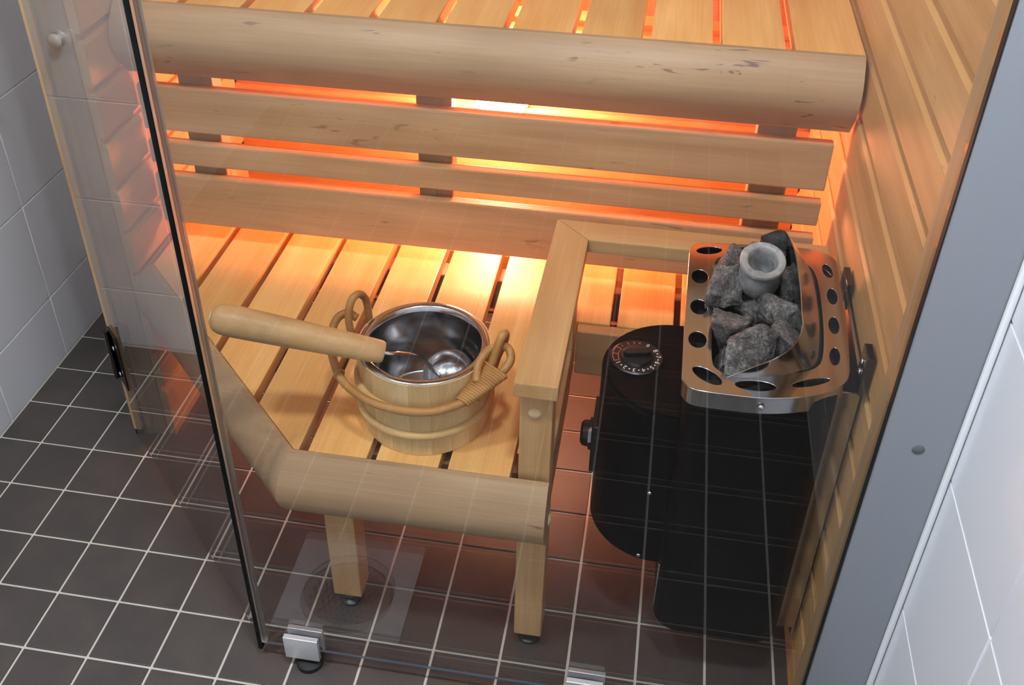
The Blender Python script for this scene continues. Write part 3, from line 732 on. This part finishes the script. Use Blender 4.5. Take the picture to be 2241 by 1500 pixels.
# bail handle folded to the front, an eye at each end
hp = smooth_path([(.4745, .252, .492), (.462, .254, .497), (.450, .245, .494), (.4475, .222, .484), (.458, .190, .472), (.482, .156, .462), (.520, .133, .457), (.562, .1235, .456), (.605, .1265, .457), (.640, .144, .462), (.664, .163, .472), (.683, .179, .487), (.6935, .193, .499), (.688, .207, .507), (.674, .207, .508), (.661, .196, .504), (.654, .180, .494), (.655, .165, .481)], 7)
hd = obj('bail_handle', tube(hp, .0056, 10), 'rattan', bk, True)
wraps = bmesh.new()
for k3 in range(17):
    s = k3/16
    c1 = Vector((.641, .146, .4625)).lerp(Vector((.674, .184, .488)), s); half = .0042+.0135*s
    d = Vector((.033, .038, .0255)).normalized(); side = Vector((.8, -.52, .12)); side = (side-d*side.dot(d)).normalized(); nrm = d.cross(side)
    ring = [c1+side*(half+.0042)*math.cos(2*PI*q/22)+nrm*.0066*math.sin(2*PI*q/22)+d*.002*math.cos(2*PI*q/22) for q in range(22)]
    tube(ring, .0023, 6, True, bm=wraps)
obj('binding', wraps, 'rattan', hd, True)
obj('binding', tube([Vector((.474, .165, .466))+Vector((math.cos(a)*.0068*.7, math.cos(a)*.0068*.7, math.sin(a)*.0068)) for a in (2*PI*q/18 for q in range(18))], .0018, 6, True), 'rattan', hd, True)

# ------------------------------------------------------------------ ladle
lE, rE = Vector((.3305, .1295, .5668)), Vector((.5345, .171, .5065))
ld = thing('sauna_ladle', (.54, .18, .49), 'wooden-handled steel ladle resting in the bucket', 'ladle')
ax = (rE-lE).normalized(); Lh = (rE-lE).length
ss = [0, .012, .03, .058, .11, .2, .4, .6, .8, .93, .985, 1.0]; rs = [.0088, .0138, .0170, .0192, .0203, .0200, .0190, .0178, .0165, .0155, .0146, .0125]
obj('handle', tube([lE+ax*Lh*s for s in ss], rs, 26), 'handle', ld, True, 50)
eg = lathe([(0, .0022), (.006, .0016), (.0082, .0004), (.0087, -.0010), (0, -.0010)], seg=24)
obj('end_grain', xform(eg, Matrix.Translation(lE-ax*.0002) @ (-ax).to_track_quat('Z', 'Y').to_matrix().to_4x4()), 'endgrain', ld, True, 40)
rod = smooth_path([rE-ax*.004, rE+ax*.010, (.5505, .1815, .4985), (.566, .200, .482), (.5765, .2165, .460), (.5835, .2275, .436), (.5885, .2335, .4215)], 6)
obj('rod', tube(rod, .0030, 10), 'steel', ld, True)
bw = lathe([(0, 0), (.012, .0008), (.024, .005), (.0315, .013), (.0345, .022), (.0350, .0235), (.0340, .0235), (.0308, .0135), (.0235, .0062), (.0118, .0020), (0, .0012)], seg=40)
obj('bowl', xform(bw, Matrix.Translation((.601, .256, .3985)) @ Matrix.Rotation(math.radians(22), 4, Vector((1, -.3, 0)))), 'steel', ld, True, 60)

# ------------------------------------------------------------------ floor drain (seen in the pane's reflection) and wall hook (seen in the door's)
fd = thing('floor_drain', (.446, -.0875, 0), 'square steel floor drain with a round studded cover in front of the pane', 'drain')
obj('frame_plate', sheet_with_holes([rrect(.3465, .5465, -.1755, -.0035, .006), ellipse(.4465, -.0745, .0725, .0665, 0, 40)], .0024, .0002, .0016), 'drain', fd)
cv = obj('cover', lathe([(0, 0), (.0705, 0), (.0705, .0022), (.0685, .0028), (.066, .0022), (0, .0022)], (0, 0, 0), 40), 'drain_cover', fd, True, 24)
cv.location = Vector((.4465, -.0745, .0016))-fd.location; cv.scale = (1, .92, 1)
stud_me = finish(lathe([(.0036, 0), (.0030, .0012), (.0012, .0018), (0, .0018)], (0, 0, 0), 10), True)
for i in range(-6, 7):
    for j in range(-5, 6):
        x, y = i*.0098+(j % 2)*.0049, j*.0104
        if x*x+(y/.92)**2 < .057**2: put('stud', stud_me, 'stud', fd, (.4465+x, -.0745+y, .0028))
hk = thing('wall_hook', (XL, .562, .664), 'round white knob hook on the white tiled wall, mirrored in the glass door', 'hook')
obj('knob', xform(lathe([(0, .020), (.008, .019), (.0118, .0155), (.0122, .0115), (.009, .0075), (.0065, .0042), (.0065, 0), (0, 0)], seg=28), Matrix.Translation((XL+.0032, .562, .664)) @ Matrix.Rotation(PI/2, 4, 'Y')), 'knobwhite', hk, True, 50)
obj('base_plate', xform(lathe([(0, .003), (.012, .003), (.0128, 0), (0, 0)], seg=24), Matrix.Translation((XL+.0001, .562, .664)) @ Matrix.Rotation(PI/2, 4, 'Y')), 'chrome', hk, True, 24)
